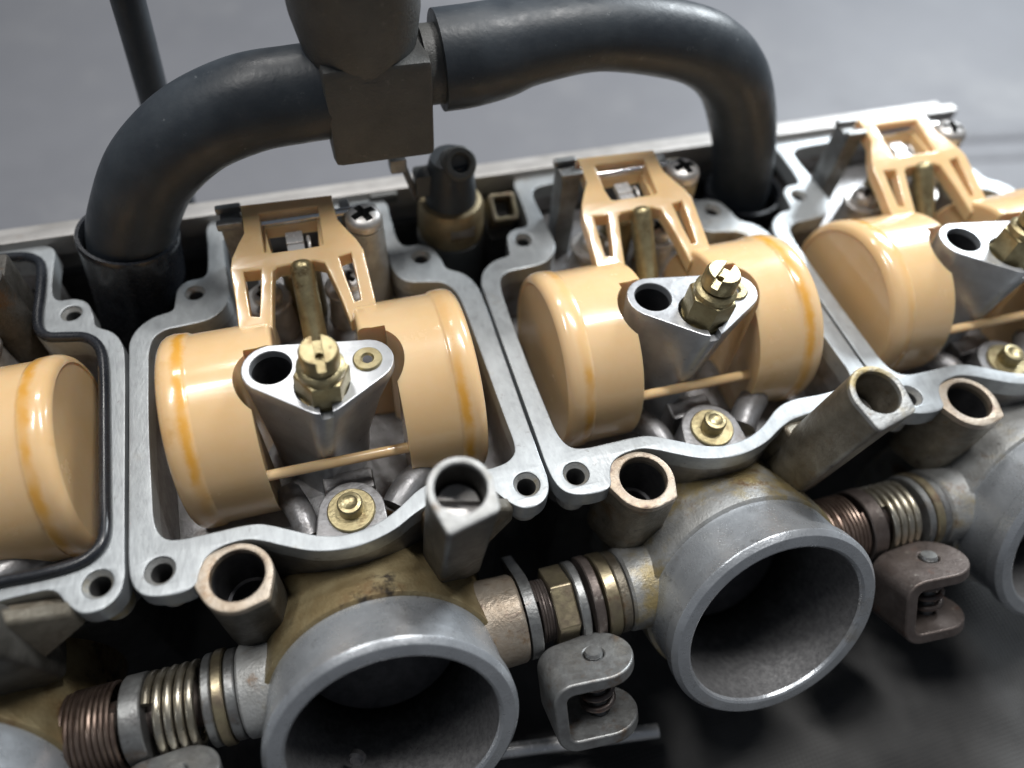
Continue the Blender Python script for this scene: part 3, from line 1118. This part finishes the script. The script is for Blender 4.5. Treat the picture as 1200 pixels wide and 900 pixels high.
hose('thin_hose', [(17.5, 100, 75, 2.6 * 1.3), (15.5, 104, 48, 3.4), (13, 108, 22, 3.4), (10, 110, -10, 3.4), (6, 112, -60, 3.4)],
     'thin black hose hanging behind the bend of the left hose')

for x, zt_, lb_ in ((2.2, 9.0, 'black rubber sleeve gripping the lower end of the left hose'),
                    (155.0, -6.5, 'dark rubber sleeve around the foot of the long right hose')):
    b = new()
    lean = V((0.16, 0, 1)) if x < 50 else V((-0.05, 0, 1))
    lathe(b, [(0, -34), (10.6, -34), (10.0, -16), (10.2, -1.5), (10.4, -0.5), (10.1, 0.3), (9.4, 0.3), (9.1, -1.0), (8.9, -3)], frame((x + 1.6, 75, zt_), lean), 48)
    tag(obj('rubber_sleeve', b, 'gasket', recalc=False), lb_, 'sleeve', 'sleeves under the hoses')

tee = thing('tee_connector', 'matt black plastic tee connector joining the two thick hoses', 'connector', (59, 75, 36))
b = new()
box(b, (-10.2, -9.2, -10.5), (10.4, 9.5, 10.5), bev=1.5)
obj('tee_block', b, 'plastic', tee)
b = new()
lathe(b, [(0, 0), (10.9, 0), (10.7, 0.5), (10.75, 1.4), (11.1, 3), (12.0, 9), (12.6, 34), (10.2, 34), (10, 10), (0, 10)], frame((-1.5, 1.5, 8.5), (-0.03, -0.10, 1)), 48)
obj('tee_stem', b, 'plastic', tee)
for x0, x1, r, dz in ((-13.4, -9.6, 7.6, 0.8), (9.8, 14.0, 7.6, 4.2)):
    b = new()
    lathe(b, [(0, x0), (r, x0), (r, x1), (0, x1)], frame((0, 0, dz), (1, 0, 0)), 36)
    obj('tee_branch', b, 'plastic', tee)

# black plug with brass collar between the two middle carburetors
plug = thing('drain_plug', 'black plug with a worn brass collar standing between the two middle carburetors', 'plug', (74.6, 75, 0))
b = new()
lathe(b, [(0, -30), (8.4, -30), (8.3, -4.2), (7.6, -3.8), (0, -3.8)], I4, 40)
obj('plug_base', b, 'plastic', plug)
b = new()
lathe(b, [(0, -4.2), (7.9, -4.0), (8.1, -3.2), (7.9, 4.0), (7.2, 5.4), (6, 5.9), (0, 5.9)], I4, 40)
c = new()
box(c, (-1.8, -9.5, -1.0), (4.2, -6.2, 2.2), bev=0)
b = boolean(b, c)
cr = obj('brass_collar', b, 'dull_brass', plug)
b = new()
box(b, (-1.7, -7.0, -0.9), (4.1, -5.6, 2.1), bev=0.2)
obj('collar_inset', b, 'steel', cr)
b = new()
lathe(b, [(0, 5), (6.2, 5), (5.9, 9), (5.3, 15), (4.6, 17.4), (0, 17.4)], I4, 40)
st = obj('plug_stem', b, 'rubber', plug)
b = new()
fn = frame((1.0, -1.2, 16.2), (0.1, -0.75, 0.65))
lathe(b, [(0, -4), (3.9, -4), (3.8, 3.4), (3.3, 3.8), (2.3, 3.8), (2.1, 3.4), (2.0, 2.4), (0, 2.4)], fn, 32)
box(b, (-8.5, -2.0, 8.6), (-2, 2.5, 14.5), bev=0.8)
obj('nozzle', b, 'plastic', st)

br = thing('square_clip', 'small square open clip of yellowed metal right of the brass collar', 'clip', (87.0, 74, 0))
b = new()
fq = frame((0.6, 0, 1.6), (0.1, -0.5, 0.86))
prism(b, smooth([(-3.1, -3.3), (0, -3.4), (3.1, -3.3), (3.3, 0), (3.1, 3.3), (0, 3.4), (-3.1, 3.3), (-3.3, 0)], 3), -6, 0,
      [smooth([(-2.1, -2.3), (0, -2.4), (2.1, -2.3), (2.25, 0), (2.1, 2.3), (0, 2.4), (-2.1, 2.3), (-2.25, 0)], 3)], 0.25, fq, hole_depth=5.5)
obj('clip_shell', b, 'yellow_zinc', br)
b = new()
box(b, (-2.0, -2.2, -5.4), (2.0, 2.2, -3.2), fq, 0.2)
box(b, (-3, -2.5, -30), (3, 4, -6), bev=0.4)
obj('clip_core', b, 'dark', br)

b = new()
tube(b, [V((63.2, 73, 19.6)), V((66.5, 75, 7))], 0.75, 12)
box(b, (60.5, 71.5, 17.5), (64.2, 75, 21.0), bev=0.5)
tag(obj('bracket_pin', b, 'zinc'), 'thin metal pin hanging under the tee connector beside the plug', 'pin')
b = new()
box(b, (56.5, 84.2, -1.5), (63.5, 86.2, 1.6), bev=0.9)  # dark block added to stand for the slot in the rail
tag(obj('rail_slot_block', b, 'plastic'), 'small dark block standing for the oval slot in the rail under the tee connector', 'slot')
